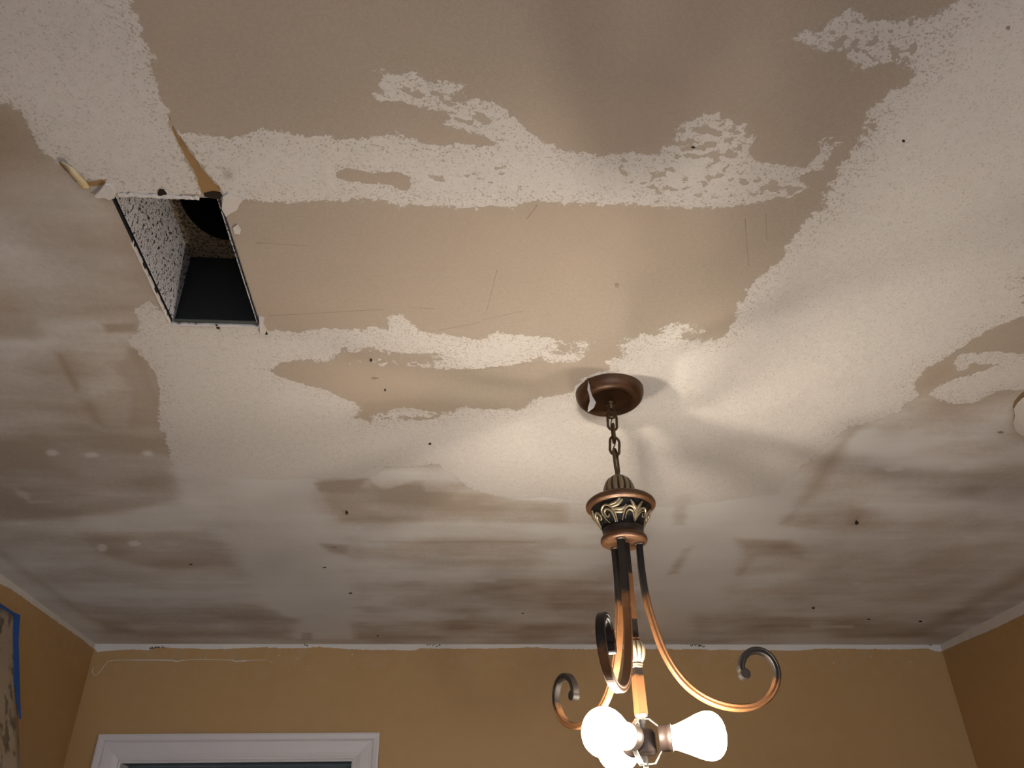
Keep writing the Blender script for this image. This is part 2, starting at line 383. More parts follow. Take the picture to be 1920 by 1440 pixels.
COVER = [   # outline, how much skim, softness
 ([(-80,880),(1990,880),(1990,1225),(-80,1225)], .74, .05),
 ([(1500,850),(1600,800),(1740,745),(1840,760),(1990,735),(1990,900),(1500,900)], .58, .05),
 ([(-80,300),(110,310),(190,370),(300,590),(260,650),(300,800),(330,880),(-80,880)], .30, .04),
 ([(-80,590),(60,600),(140,600),(255,585),(262,650),(150,640),(60,650),(-80,650)], .55, .03),
 ([(-80,592),(60,600),(75,625),(60,638),(-80,640)], .12, .02),
 ([(190,606),(255,606),(258,622),(200,625)], .0, .006),
 ([(130,650),(240,655),(245,672),(200,680),(215,700),(215,735),(170,745),(150,690)], .5, .012),
 ([(235,652),(255,652),(280,685),(296,760),(300,800),(240,800),(250,735),(215,690),(240,672)], .06, .01),
 ([(-80,818),(240,818),(300,840),(330,878),(360,935),(250,955),(150,968),(-80,985)], .22, .02),
 ([(330,870),(600,895),(588,930),(600,970),(640,1012),(650,1060),(662,1120),(672,1205),(520,1205),(490,1120),(465,1075),(450,1040),(410,1003),(380,965),(340,935)], .94, .03),
 ([(330,885),(440,890),(440,960),(370,945)], .85, .03),
 ([(140,990),(152,968),(210,970),(290,950),(360,952),(420,965),(450,1000),(390,993),(330,990),(260,984),(200,991)], .88, .015),
 ([(20,1010),(85,1012),(110,1030),(160,1050),(220,1075),(340,1090),(345,1108),(280,1122),(220,1110),(130,1075),(60,1040)], .72, .04),
 ([(25,915),(55,925),(60,938),(100,940),(55,945),(35,930)], .75, .012),
 ([(150,1000),(390,995),(420,1022),(440,1060),(300,1065),(220,1050),(170,1020)], .30, .03),
 ([(370,1095),(390,1090),(415,1130),(395,1132)], .72, .015),
 ([(100,1120),(200,1135),(480,1135),(560,1160),(540,1195),(300,1195),(210,1188)], .34, .04),
 ([(600,900),(690,896),(680,912),(720,918),(790,920),(900,922),(990,936),(1060,945),(1060,980),(640,980),(615,940)], .30, .02),
 ([(600,1020),(650,1022),(655,1042),(615,1035)], .40, .015),
 ([(640,984),(900,980),(1060,982),(1500,992),(1920,998),(1920,1022),(1500,1014),(1060,1002),(900,1008),(640,1004)], .78, .025),
 ([(660,1012),(1060,1010),(1060,1060),(660,1060)], .495, .03),
 ([(660,1095),(900,1090),(1150,1085),(1150,1145),(900,1150),(660,1150)], .42, .04),
 ([(660,1165),(900,1165),(1150,1170),(1150,1198),(670,1198)], .42, .03),
 ([(1215,890),(1500,870),(1480,930),(1465,990),(1385,1040),(1380,1080),(1330,1150),(1290,1205),(1205,1205),(1200,1000)], .95, .03),
 ([(1265,925),(1300,920),(1290,950),(1285,985),(1262,985)], .40, .014),
 ([(1280,1030),(1300,1025),(1270,1075),(1252,1078)], .40, .014),
 ([(1500,935),(1530,880),(1590,800),(1615,800),(1560,880),(1545,930),(1500,960),(1470,980)], .08, .03),
 ([(1490,945),(1600,880),(1640,930),(1640,990),(1500,990)], .42, .04),
 ([(1380,1010),(1480,1010),(1510,1030),(1500,1045),(1420,1045),(1385,1080),(1395,1040)], .38, .02),
 ([(1620,860),(1920,900),(1990,905),(1990,950),(1800,930),(1620,890)], .55, .05),
 ([(1300,1150),(1520,1155),(1540,1185),(1300,1195)], .45, .04),
 ([(1560,1165),(1740,1165),(1850,1105),(1920,1060),(1990,1020),(1990,1070),(1920,1092),(1840,1137),(1735,1193),(1560,1200)], .25, .06),
 ([(1735,744),(1840,760),(1920,735),(1990,735),(1990,850),(1700,860),(1620,830)], .50, .05),
 ([(590,906),(690,897),(662,926),(600,922)], .06, .008), ([(690,900),(720,920),(780,901),(795,901),(795,924),(700,924)], .30, .008), ([(798,902),(915,903),(905,924),(798,922)], .62, .006), ([(690,1015),(690,1018),(1000,1018),(1000,1015)], .2, .01),
 ([(895,1085),(930,1085),(930,1092),(895,1092)], .95, .01), ([(830,1150),(880,1152),(870,1162),(830,1162)], .9, .01), ([(700,1120),(740,1118),(725,1126)], .95, .008), ([(1520,1172),(1600,1172),(1600,1178),(1520,1178)], .9, .012),
 # spackle dabs
 *[([(x-a,y),(x-a*.6,y-b),(x+a*.4,y-b),(x+a,y),(x+a*.5,y+b),(x-a*.5,y+b)], .95, .006) for x,y,a,b in
   ((98,849,13,6),(277,850,11,5),(172,853,14,4),(192,1027,11,7),(252,1019,12,5),(1670,881,12,4),(1684,879,9,4),(1792,878,14,5),(1672,1009,10,3),(1690,1008,8,3),(1822,1008,14,3),(1608,1094,9,2),(1726,1095,8,2),(1845,1095,8,2),(1452,1090,10,3),(672,992,6,3),(700,1080,10,3),(43,982,10,3))],
 # strips beside the walls
 ([(-80,975),(0,1046),(90,1122),(190,1193),(183,1216),(0,1077),(-80,1010)], .86, .012),
 ([(190,1195),(500,1198),(1000,1200),(1500,1198),(1740,1196),(1760,1215),(183,1215)], .72, .012),
 ([(1760,1214),(1735,1192),(1840,1137),(1920,1092),(1990,1060),(1990,1100),(1920,1134)], .62, .015),
]
SPECK = [
 ([(622,318),(650,308),(700,318),(735,314),(772,322),(782,345),(762,368),(735,352),(690,348),(655,345),(622,338)], -.009, .012), ([(1560,330),(1640,190),(1665,200),(1610,310),(1560,400),(1530,400)], -.001, .04), ([(1690,40),(1790,20),(1780,120),(1700,130)], .003, .04), ([(1880,520),(1990,480),(1990,530),(1880,545)], -.006, .04), ([(560,700),(520,690),(545,680),(600,670)], -.004, .02), ([(660,775),(720,770),(880,768),(960,775),(880,790),(700,800)], .001, .03),
 #   # scuffed grains of old texture left on the bare board
 ([(690,390),(740,385),(765,430),(740,485),(715,470)], -.002, .06), ([(840,550),(905,535),(930,590),(860,605)], -.0015, .05), ([(590,170),(650,178),(700,215),(690,245),(640,240),(600,215)], -.0025, .05),
 ([(1070,110),(1180,90),(1260,130),(1240,175),(1130,190),(1080,170)], -.003, .08), ([(1225,395),(1285,400),(1275,420),(1235,412)], -.001, .03), ([(1215,590),(1350,590),(1350,645),(1215,640)], -.004, .04), ([(1150,250),(1260,225),(1260,295),(1110,290)], -.004, .05),
 ([(600,60),(900,40),(900,110),(620,120)], -.008, .1), ([(1400,150),(1560,130),(1560,240),(1430,240)], -.008, .1), ([(560,395),(1100,400),(1000,440),(600,440)], -.007, .05), ([(1000,640),(1200,635),(1200,680),(1010,690)], .0, .04), ([(640,650),(900,650),(900,690),(640,690)], .003, .03),
]
STAIN = [
 ([(-40,200),(30,212),(62,262),(50,300),(-40,340)], .42, .03), ([(-40,215),(18,225),(25,280),(-40,300)], .55, .02),
 ([(62,385),(72,385),(104,438),(98,442)], .55, .008), ([(104,662),(116,664),(150,728),(142,736)], .72, .01),
 ([(150,748),(172,752),(196,800),(176,792)], .60, .02), ([(240,650),(256,652),(285,700),(296,760),(270,720)], .25, .01),
 ([(-40,320),(60,330),(180,420),(260,560),(180,540),(60,420),(-40,400)], .14, .05),
 ([(60,600),(85,618),(70,645),(55,635)], .22, .02), ([(200,607),(255,606),(256,621),(205,624)], .14, .008),
 ([(600,1018),(655,1022),(650,1038),(620,1034)], .35, .012), ([(1590,945),(1622,958),(1606,985),(1592,985)], .28, .015), ([(1596,985),(1604,985),(1612,968),(1606,966)], .6, .006),
 ([(566,1186),(585,1186),(585,1200),(566,1200)], .5, .01), ([(640,956),(650,956),(654,966),(648,966)], .7, .006),
 ([(420,318),(430,322),(434,334),(424,334)], .75, .008), ([(1560,1175),(1740,1172),(1850,1112),(1920,1066),(1990,1030),(1990,1060),(1920,1088),(1840,1132),(1735,1190),(1560,1198)], .22, .06),
 ([(170,1160),(240,1168),(250,1185),(200,1182)], .5, .03), ([(0,1030),(60,1075),(180,1165),(160,1160),(60,1085),(0,1045)], .35, .02),
 ([(680,755),(760,750),(840,752),(870,766),(800,772),(700,775),(690,790),(668,782)], .16, .012), ([(645,655),(690,655),(695,672),(650,675)], .12, .012),
 ([(1530,890),(1560,850),(1590,815),(1575,860),(1545,905),(1505,945)], .22, .03), ([(1735,695),(1770,680),(1790,690),(1760,715),(1735,735)], .14, .012),
 ([(1390,1025),(1480,1015),(1500,1040),(1410,1042)], .15, .02), ([(1265,930),(1300,925),(1285,985),(1265,980)], .15, .01),
]
PITS = [   # where the old texture is pocked with broad pits
 ([(1265,215),(1330,205),(1420,240),(1415,310),(1250,310),(1130,300),(1200,275)], .495, .03), ([(1510,50),(1600,20),(1730,40),(1720,140),(1620,150),(1540,100)], .495, .03),
 ([(690,120),(870,160),(960,215),(1000,260),(880,250),(700,190)], .44, .03), ([(1100,300),(1400,300),(1560,320),(1500,390),(1200,390)], .46, .04), ([(1640,120),(1740,120),(1680,220),(1580,330),(1560,400),(1500,420),(1560,320)], .48, .04), ([(640,290),(1000,290),(1000,380),(700,380)], .40, .05), ([(1850,530),(1990,470),(1990,580),(1850,620)], .36, .06),
]
TORN = [
 [(316,212),(322,235),(333,250),(350,275),(368,302),(388,328),(400,340),(414,352),(412,362),(378,362),(372,345),(366,325),(350,300),(338,275),(328,255),(320,238)],
 [(134,334),(150,340),(168,340),(200,336),(196,346),(168,350),(150,346)],
 [(486,606),(496,612),(502,628),(494,628)],
]
#@END

def ceil_fields():
    cache = {}
    def get(kind):
        def f(U, V):
            fl = Field(U, V, -CLIP if kind in ('mud', 'torn') else 0.0)
            if kind == 'mud':
                for p in MUD_ADD: fl.add(cz(p))
                for p in MUD_CUT: fl.cut(cz(p))
                for p in MUD_ISLE: fl.add(cz(p))
                for p, v, b in SPECK: fl.paint(cz(p), v, b)
            elif kind == 'torn':
                for p in TORN: fl.add(cz(p))
            else:
                for p, v, b in ({'cover': COVER, 'stain': STAIN, 'pit': PITS, 'low': []}[kind]): fl.paint(cz(p), v, b)
            if kind == 'low': return np.clip((vnoise(U, V, 2.2, 2.2, 50) - .3) / .4, 0, 1)
            if kind == 'mud': fl.v += (vnoise(U, V, 16, 16, 11) - .5) * .024
            if kind == 'stain': fl.v *= .6 + .6 * vnoise(U, V, 14, 14, 23)
            if kind == 'cover':
                st = (vnoise(U, V, 3.5, 11, 31, 4) - .5) * 1.7 + (vnoise(U, V, 7, 7, 61, 3) - .5) * 1.2 + (vnoise(U, V, 6, 50, 41, 2) - .5) * .3
                fl.v = np.clip(fl.v + st * fl.v * (1 - fl.v) * 3.0, 0, 1)
            return fl.v
        return f
    return {k: get(k) for k in ('mud', 'cover', 'stain', 'torn', 'low', 'pit')}
R5 = 0.0055
cx = lines((XL, VX0, R5), (VX0, VX1, R5), (VX1, XR, R5))
cyl = np.concatenate([[YR, -1.0, 0.0, 0.3], lines((0.40, VY0, R5), (VY0, VY1, R5), (VY1, YB, R5))])
ceiling = grid('ceiling', cx, cyl, lambda U, V: (U, V, np.full_like(U, H)), M['ceiling'],
               hole=lambda u, v: (u > VX0) & (u < VX1) & (v > VY0) & (v < VY1), fields=ceil_fields(), flip=True)
struct(ceiling, 'scraped drywall ceiling with ragged white texture patches and bare tan paper', 'ceiling')

# ------------------------------------------------------------------ walls, floor
BACK_BARE = [[(150,1190),(1800,1190),(1765,1222),(1750,1220),(1740,1216),(1700,1218),(1540,1216),(1500,1220),(1350,1218),(1240,1217),(1120,1217),(1040,1217),(1010,1213),(960,1215),(860,1217),(790,1215),(780,1219),(700,1219),(650,1217),(600,1213),(560,1216),(500,1214),(450,1215),(400,1218),(330,1215),(283,1213),(278,1219),(250,1218),(205,1220),(183,1222)]]
LEFT_BARE = [[(260,1260),(183,1222),(150,1196),(110,1168),(60,1133),(30,1110),(0,1094),(-40,1064),(-300,870),(-300,780),(183,1180)]]
RIGHT_BARE = [[(1700,1240),(1765,1222),(1800,1205),(1850,1185),(1920,1152),(2200,1020),(2200,950),(1760,1180)]]
def wall_fields(polys, conv):
    def bare(U, V):
        fl = Field(U, V, -CLIP)
        for p in polys: fl.add(conv(p))
        return fl.v
    return {'bare': bare, 'chip': lambda U, V: np.clip((V - 2.28) / 0.12, 0, 1)}
DX0, DX1, DZ = -1.146, -0.340, 2.023              # door opening
ux = lines((XL, DX0, .007), (DX0, DX1, .007), (DX1, XR, .007))
zz = np.concatenate([[0.0], lines((DZ - .3, DZ, .1), (DZ, H, .0045))])
wall_back = grid('wall_back', ux, zz, lambda U, V: (U, np.full_like(U, YB), V), M['wall'],
                 hole=lambda u, v: (u > DX0) & (u < DX1) & (v < DZ), fields=wall_fields(BACK_BARE, cb))
struct(wall_back, 'tan painted back wall with a ragged white strip along its top', 'wall')
zz2 = np.concatenate([[0.0, 1.0], lines((1.9, H, .005))])
yy = np.concatenate([[YR, -1.0, 0.0, 1.0], lines((1.8, YB, .006))])
wall_left = grid('wall_left', yy, zz2, lambda U, V: (np.full_like(U, XL), U, V), M['wall'], fields=wall_fields(LEFT_BARE, cl), flip=False)
struct(wall_left, 'tan painted left wall with a broad white strip under the ceiling', 'wall')
wall_right = grid('wall_right', yy, zz2, lambda U, V: (np.full_like(U, XR), U, V), M['wall'], fields=wall_fields(RIGHT_BARE, cr), flip=True)
struct(wall_right, 'dark tan right wall with a white strip under the ceiling', 'wall')
fl = obj('floor', box(XL, XR, YR, YB, -0.02, 0.0), M['floor'], smooth=False)
struct(fl, 'unseen floor, coloured pale to bounce light upwards', 'floor')

# thin ridge of old caulk along the back wall, and dark flecks in the bare strip
pts = [on_y(x, y, YB - .0008) for x, y in ((176,1250),(173,1259),(177,1266),(186,1261),(198,1245),(207,1239),(240,1237.5),(320,1238),(330,1240),(360,1237),(432,1237.5),(440,1240),(458,1239),(470,1238),(500,1237.5))]
obj('caulk_bead', tube(catmull(pts, 4), [.0012] * 25 + [.0022] * 8 + [.0014] * 8 + [.0024] * 9 + [.0010] * 7, 6), M['plaster'], wall_back)
def flecks(cx_, cy_, n, wpx, hpx, name):
    gs = []
    for k in range(n):
        x = cx_ + (k / max(1, n - 1) - .5) * wpx + random.uniform(-1, 1); y = cy_ + random.uniform(-.5, .5) * hpx
        P = [on_y(x + random.uniform(-2.2, 2.2), y + random.uniform(-2.2, 2.2), YB - .0006) for _ in range(4)]
        gs.append(tube(P, random.uniform(.0009, .0018), 5))
    obj(name, join(*gs), M['black'], wall_back)
for a in ((812,1209,9,26,4),(1305,1210,10,30,4),(301,1213,4,18,2),(574,1210,2,4,3),(1742,1208,3,6,3),(284,1215,2,4,3)): flecks(*a, 'dark_fleck')

# ------------------------------------------------------------------ door and its casing
CW = 0.094
prof = [(0, 0), (0, .011), (.006, .0135), (.010, .009), (.014, .010), (.018, .0125), (.030, .016), (.052, .0185), (.066, .0195), (.070, .016), (.074, .0205), (.088, .0225), (CW, .0215), (CW, 0)]
def casing(side):
    V, Fc = [], []; m = len(prof)
    for e in (0, 1):
        for a, d in prof:
            if side == 'head':
                V.append((DX0 - a if e == 0 else DX1 + a, YB - d, DZ + a))
            else:
                x = DX0 - a if side == 'l' else DX1 + a
                V.append((x, YB - d, 0.0 if e == 0 else DZ + a))
    for k in range(m):
        k2 = (k + 1) % m; Fc.append((k, k2, m + k2, m + k))
    Fc += [tuple(range(m)), tuple(range(2 * m - 1, m - 1, -1))]
    return V, Fc
trim = link('trim_1', None, None, (0, 0, 0)); struct(trim, 'white moulded door casing on the tan back wall', 'trim')
obj('head_casing', casing('head'), M['white_trim'], trim, smooth=False)
obj('side_casing', casing('l'), M['white_trim'], trim, smooth=False)
obj('side_casing', casing('r'), M['white_trim'], trim, smooth=False)
obj('jamb', box(DX0 - .02, DX0, YB, YB + .115, 0, DZ + .02), M['white_trim'], trim, smooth=False)
obj('jamb', box(DX1, DX1 + .02, YB, YB + .115, 0, DZ + .02), M['white_trim'], trim, smooth=False)
obj('head_jamb', box(DX0, DX1, YB, YB + .115, DZ, DZ + .02), M['door'], trim, smooth=False)
door = link('door_1', None, None, (0, 0, 0)); struct(door, 'dark green door with a glass pane inside the white casing', 'door')
y0, y1 = YB + .06, YB + .10
x0, x1 = DX0 + .003, DX1 - .003
obj('door_rail', box(x0, x1, y0, y1, DZ - .05, DZ - .003), M['door'], door, smooth=False)
obj('door_rail', box(x0, x1, y0, y1, 0.005, .25), M['door'], door, smooth=False)
obj('door_stile', box(x0, x0 + .05, y0, y1, .25, DZ - .05), M['door'], door, smooth=False)
obj('door_stile', box(x1 - .05, x1, y0, y1, .25, DZ - .05), M['door'], door, smooth=False)
obj('pane', box(x0 + .05, x1 - .05, y0 + .015, y0 + .021, .25, DZ - .05), M['pane'], door, smooth=False)

# ------------------------------------------------------------------ duct boot above the hole
duct = thing('duct_boot', 'open sheet metal air duct in the ceiling hole, speckled with dust', 'air duct', (0, 0, H))
g = .0062; dz0, dz1 = .003, .150
ix0, ix1, iy0, iy1 = VX0 + g, VX1 - g, VY0 + .003, VY1 - .004
T = .0012
obj('side_panel', join(box(ix0 - T, ix0, iy0, iy1, dz0, dz1)), M['duct'], duct, smooth=False)
obj('side_panel', box(ix1, ix1 + T, iy0, iy1, dz0, dz1), M['duct'], duct, smooth=False)
obj('end_panel', box(ix0, ix1, iy0 - T, iy0, dz0, dz1), M['duct'], duct, smooth=False)
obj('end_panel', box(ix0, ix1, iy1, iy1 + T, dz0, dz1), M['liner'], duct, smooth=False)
tag(obj('bottom_flange', box(ix0, ix1, iy1 - .006, iy1, dz0 - .001, dz0 + .001), M['dull_lip'], duct, smooth=False), 'narrow bent metal lip')
ex, ey, rx, ry = (ix0 + ix1) / 2 + .008, 1.010, .060, .088
N = 48; V, Fc = [], []
for k in range(N):
    a = 2 * math.pi * k / N; c, s = math.cos(a), math.sin(a)
    V.append((ex + rx * c, ey + ry * s, dz1))
    # outer ring on the rectangle
    q = 0.9995 * min((ix1 - ex) / c if c > 1e-6 else ((ix0 - ex) / c if c < -1e-6 else 9), (iy1 - ey) / s if s > 1e-6 else ((iy0 - ey) / s if s < -1e-6 else 9))
    V.append((ex + q * c, ey + q * s, dz1)); V.append((ex + rx * c, ey + ry * s, dz1 + .35))
for k in range(N):
    a, b = 3 * k, 3 * ((k + 1) % N); Fc.append((a, b, b + 1, a + 1))
obj('top_panel', ([v for i, v in enumerate(V) if i % 3 < 2], [tuple(i // 3 * 2 + i % 3 for i in f) for f in Fc]), M['brown_duct'], duct, smooth=False)
Fp = [(3 * k, 3 * k + 2, 3 * ((k + 1) % N) + 2, 3 * ((k + 1) % N)) for k in range(N)] + [tuple(3 * k + 2 for k in range(N))]
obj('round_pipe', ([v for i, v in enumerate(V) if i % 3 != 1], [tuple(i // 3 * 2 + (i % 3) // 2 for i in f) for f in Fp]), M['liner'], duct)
# gypsum edges of the hole and a dark cavity around the boot
cut = []
th = .0127
for (a, b) in (((VX0, VY0), (VX1, VY0)), ((VX1, VY0), (VX1, VY1)), ((VX1, VY1), (VX0, VY1)), ((VX0, VY1), (VX0, VY0))):
    cut.append(([(a[0], a[1], H), (b[0], b[1], H), (b[0], b[1], H + th), (a[0], a[1], H + th)], [(0, 1, 2, 3)]))
obj('cut_edge', join(*cut[:3]), M['gypsum'], ceiling, smooth=False)
tag(obj('cut_edge', cut[3], M['void'], ceiling, smooth=False), 'cut edge blackened as gap shade beside the duct')  # left edge coloured black to stand in for the gap's shade
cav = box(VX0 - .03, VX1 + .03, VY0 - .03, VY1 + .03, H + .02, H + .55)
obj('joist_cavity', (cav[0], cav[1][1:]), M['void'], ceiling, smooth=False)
def ragged(name, pts, wdt, z0, z1, mat, seed, parent=ceiling, n=26):
    """broken rim pieces along a line in plan: irregular little blocks"""
    r = random.Random(seed); pts = [np.array(p) for p in pts]
    L = [0]
    for p, q in zip(pts, pts[1:]): L.append(L[-1] + np.linalg.norm(q - p))
    def at(s):
        for i in range(len(pts) - 1):
            if s <= L[i + 1] or i == len(pts) - 2:
                d = pts[i + 1] - pts[i]; return pts[i] + d * ((s - L[i]) / (L[i + 1] - L[i])), d / np.linalg.norm(d)
    V, Fc = [], []
    for k in range(n + 1):
        p, d = at(L[-1] * k / n); nn = np.array([-d[1], d[0]])
        a = wdt * r.uniform(.15, 1.0); b = wdt * r.uniform(.2, .8)
        for s, z in ((-a, z0 + r.uniform(0, .0015)), (b, z0), (b, z1), (-a, z1)): V.append((*(p + nn * s), z))
    for k in range(n):
        for j in range(4):
            j2 = (j + 1) % 4; Fc.append((4 * k + j, 4 * k + j2, 4 * k + 4 + j2, 4 * k + 4 + j))
    Fc += [(0, 1, 2, 3), (4 * n + 3, 4 * n + 2, 4 * n + 1, 4 * n)]
    return obj(name, (V, Fc), mat, parent, smooth=False)
E_ = .0008
ragged('broken_rim', [(VX0 + .012, VY0), (VX1 - .03, VY0)], .0045, H - .0025, H + .004, M['plaster'], 1)
ragged('broken_rim', [(VX0 - .001, VY0 + .10), (VX0 - .001, VY1)], .0022, H - .0012, H + .004, M['plaster'], 2)
ragged('broken_rim', [(VX0, VY1 + .001), (VX1, VY1 + .001)], .0032, H - .0015, H + .004, M['plaster'], 3)
ragged('broken_rim', [(VX1 + .001, VY0 + .02), (VX1 + .001, VY1)], .0014, H - .0006, H + .004, M['gypsum'], 4)
def chunk(cpx, pts, z, th_, mat, name):
    P = cz(pts); return obj(name, prism(P, H - th_, H + z), mat, ceiling, smooth=False)
chunk(None, [(178,365),(186,358),(192,350),(198,343),(208,344),(213,352),(216,368),(206,372),(196,367),(186,369)], .001, .004, M['plaster'], 'plaster_chunk')
chunk(None, [(418,368),(428,362),(458,372),(450,380),(445,392),(430,400),(424,405),(416,390)], .001, .002, M['plaster'], 'plaster_chunk')
chunk(None, [(437,426),(445,420),(452,430),(450,438),(440,437)], .001, .002, M['plaster'], 'plaster_chunk')
chunk(None, [(486,592),(496,594),(494,606),(500,618),(496,628),(488,622)], .001, .003, M['plaster'], 'plaster_chunk')
for pts in ([(296,360),(299,354),(308,355),(313,363),(311,370),(297,369)], [(382,362),(400,358),(413,360),(417,366),(413,373),(398,371),(384,368)], [(404,608),(412,611),(412,617),(406,615)], [(493,615),(499,618),(502,627),(496,626)]):
    chunk(None, pts, .0005, .0012, M['dark_bronze'], 'dark_nick')  # thin dark patches along the rim of the hole
# curled strip of yellowed paper left of the hole
cp = [on_z(*p, H - z) for p, z in (((113,304), .001), ((124,313), .008), ((136,322), .013), ((147,334), .012), ((157,346), .006), ((164,352), .001))]
nr = [(np.array([0.35, 0.5, -.7]), np.array([.75, -.6, .1]), s) for s in (.5, .9, 1.0, .9, 1.3, .8)]
obj('curled_paper', sweep(cp, nr, [(-.0012, -.0055), (.0012, -.0055), (.0018, .0055), (-.0012, .0055)]), M['yellow_paper'], ceiling)
# loose flap of plaster at the right
fp = cz([(1905,752),(1899,762),(1901,775),(1899,787),(1901,800),(1910,808),(1925,813),(1950,806),(1972,790),(1975,760),(1955,735),(1930,732),(1915,742)])
obj('loose_flap', prism([(x, y) for x, y in fp], H - .010, H - .006), M['plaster'], ceiling, smooth=False)
bk = cz([(1908,744),(1902,752),(1899,762),(1901,775),(1900,790),(1905,800),(1925,806),(1966,786),(1966,762),(1950,732),(1922,731)])
obj('torn_backing', prism(bk, H - .006, H + .0005), M['kraft'], ceiling, smooth=False)
# pencil lines, nail holes
def line_on_ceiling(a, b, name='pencil_line', w_=.00035):
    p, q = on_z(*a, H), on_z(*b, H)
    obj(name, tube([p, (p + q) / 2, q], w_, 4), M['pencil'], ceiling)
for a, b in (((911,588),(932,506)),((505,592),(720,580)),((768,577),(815,579)),((822,620),(900,604)),((905,600),(980,583)),((480,455),(580,461)),((870,697),(980,682)),((988,410),(1008,384)),((1397,410),(1404,500)),((1436,400),(1438,450))):
    line_on_ceiling(a, b)
def spot(x, y, rx_, ry_, mat, name):
    pts = [(x + rx_ * math.cos(a) * random.uniform(.7, 1.15), y + ry_ * math.sin(a) * random.uniform(.7, 1.15)) for a in np.linspace(0, 2 * math.pi, 9)[:-1]]
    P = cz(pts); obj(name, prism(P, H - .0008, H + .0005), mat, ceiling, smooth=False)
for x, y, a, b in ((696,675,3,3),(702,709,8,2),(722,731,2,3),(806,832,3,2),(650,961,3,4),(1157,535,5,4),(358,1058,4,1),(627,1026,5,1.2),(608,1064,4,1),(657,1112,4,1.2),(708,1192,3,1),(1525,1140,3,2),(1726,1165,4,1.5),(1629,1161,4,1),(1606,980,4,4),(1876,810,6,2),(1300,276,4,2),(1890,52,5,4),(1694,264,3,3),(980,1150,2,1)):
    spot(x, y, a, b, M['pencil'] if a > 4 else M['black'], 'nail_spot')

# ------------------------------------------------------------------ torn strip dangling over the canopy, crust beside it
top = on_z(1104, 711)
P = [top + np.array(d) for d in ((0, 0, 0), (-.0012, -.001, -.012), (-.002, -.002, -.026), (.0006, -.003, -.040), (.0035, -.004, -.054), (-.001, -.004, -.066), (-.0075, -.003, -.076))]
Wd = [.0014, .0017, .0030, .0028, .0062, .0058, .0006]
nr = [(np.array([.2, -.95, .1]), np.array([.97, .22, 0.05]), 1.0) for _ in P]
V, Fc = [], []
for p, wv in zip(P, Wd):
    for sgn, dy in ((-1, -.0004), (1, -.0004), (1, .0004), (-1, .0004)): V.append((p[0] + sgn * wv, p[1] + dy + sgn * wv * .3, p[2]))
for i in range(len(P) - 1):
    for j in range(4): Fc.append((4 * i + j, 4 * i + (j + 1) % 4, 4 * i + 4 + (j + 1) % 4, 4 * i + 4 + j))
Fc += [(0, 1, 2, 3), tuple(4 * (len(P) - 1) + j for j in (3, 2, 1, 0))]
tag(obj('torn_paper_strip', (V, Fc), M['plaster'], ceiling, smooth=False), 'torn white paper strip dangling beside the canopy')
chunk(None, [(1078,722),(1086,717),(1096,714),(1103,713),(1092,725),(1086,738),(1084,748),(1078,742),(1076,732)], .0005, .002, M['plaster'], 'plaster_chunk')

# ------------------------------------------------------------------ chandelier
ch = thing('chandelier', 'bronze scroll arm chandelier with bare lit bulbs hanging from the ceiling', 'chandelier', (AX, AY, H))
def Z(z): return z - H
can = lathe([(.0675, 0), (.0675, Z(2.437)), (.0668, Z(2.430)), (.0640, Z(2.4225)), (.0585, Z(2.4165)), (.0520, Z(2.4145)), (.0455, Z(2.4165)), (.0425, Z(2.4195)), (.0405, Z(2.4195)), (.0360, Z(2.4170)), (.0200, Z(2.4135)), (.0001, Z(2.4130))], 64)
obj('canopy', can, M['bronze'], ch)
obj('canopy_collar', lathe([(.0105, Z(2.4135)), (.0105, Z(2.4105)), (.0085, Z(2.4085)), (.0065, Z(2.4065)), (.0060, Z(2.400)), (.0048, Z(2.398)), (.0001, Z(2.398))], 24), M['chain'], ch)
def stadium(L, W, r, az, tilt=0.0, z=0.0, n=28, gap=False):
    P = []
    h = L / 2 - W / 2
    for k in range(n):
        a = 2 * math.pi * k / n
        P.append((W / 2 * math.cos(a), 0, W / 2 * math.sin(a) + (h if math.sin(a) >= 0 else -h)))
    m = Matrix.Rotation(az, 4, 'Z') @ Matrix.Rotation(tilt, 4, 'Y')
    g = tube(P, r, 8, closed=True)
    g = xf(g, m); return [(x, y, zz_ + z) for x, y, zz_ in g[0]], g[1]
obj('canopy_loop', stadium(.022, .016, .0022, math.radians(-10), z=Z(2.390)), M['chain'], ch)
for zc, L, W, az, tl in ((2.3715, .038, .019, 12, .05), (2.3450, .038, .019, 88, -.06), (2.3175, .040, .021, 22, .12), (2.2850, .050, .023, 62, -.06)):
    obj('chain_link', stadium(L, W, .0026, math.radians(az), tl, Z(zc)), M['chain'], ch)
obj('urn_loop', stadium(.022, .017, .0026, math.radians(65), z=Z(2.2615)), M['chain'], ch)
cpts = [(.004 * math.sin(i * 1.3), .004 * math.cos(i * 1.1), Z(2.405 - i * .0118)) for i in range(13)]
obj('lamp_cord', tube(catmull(cpts, 5), .0013, 6), M['cord'], ch)

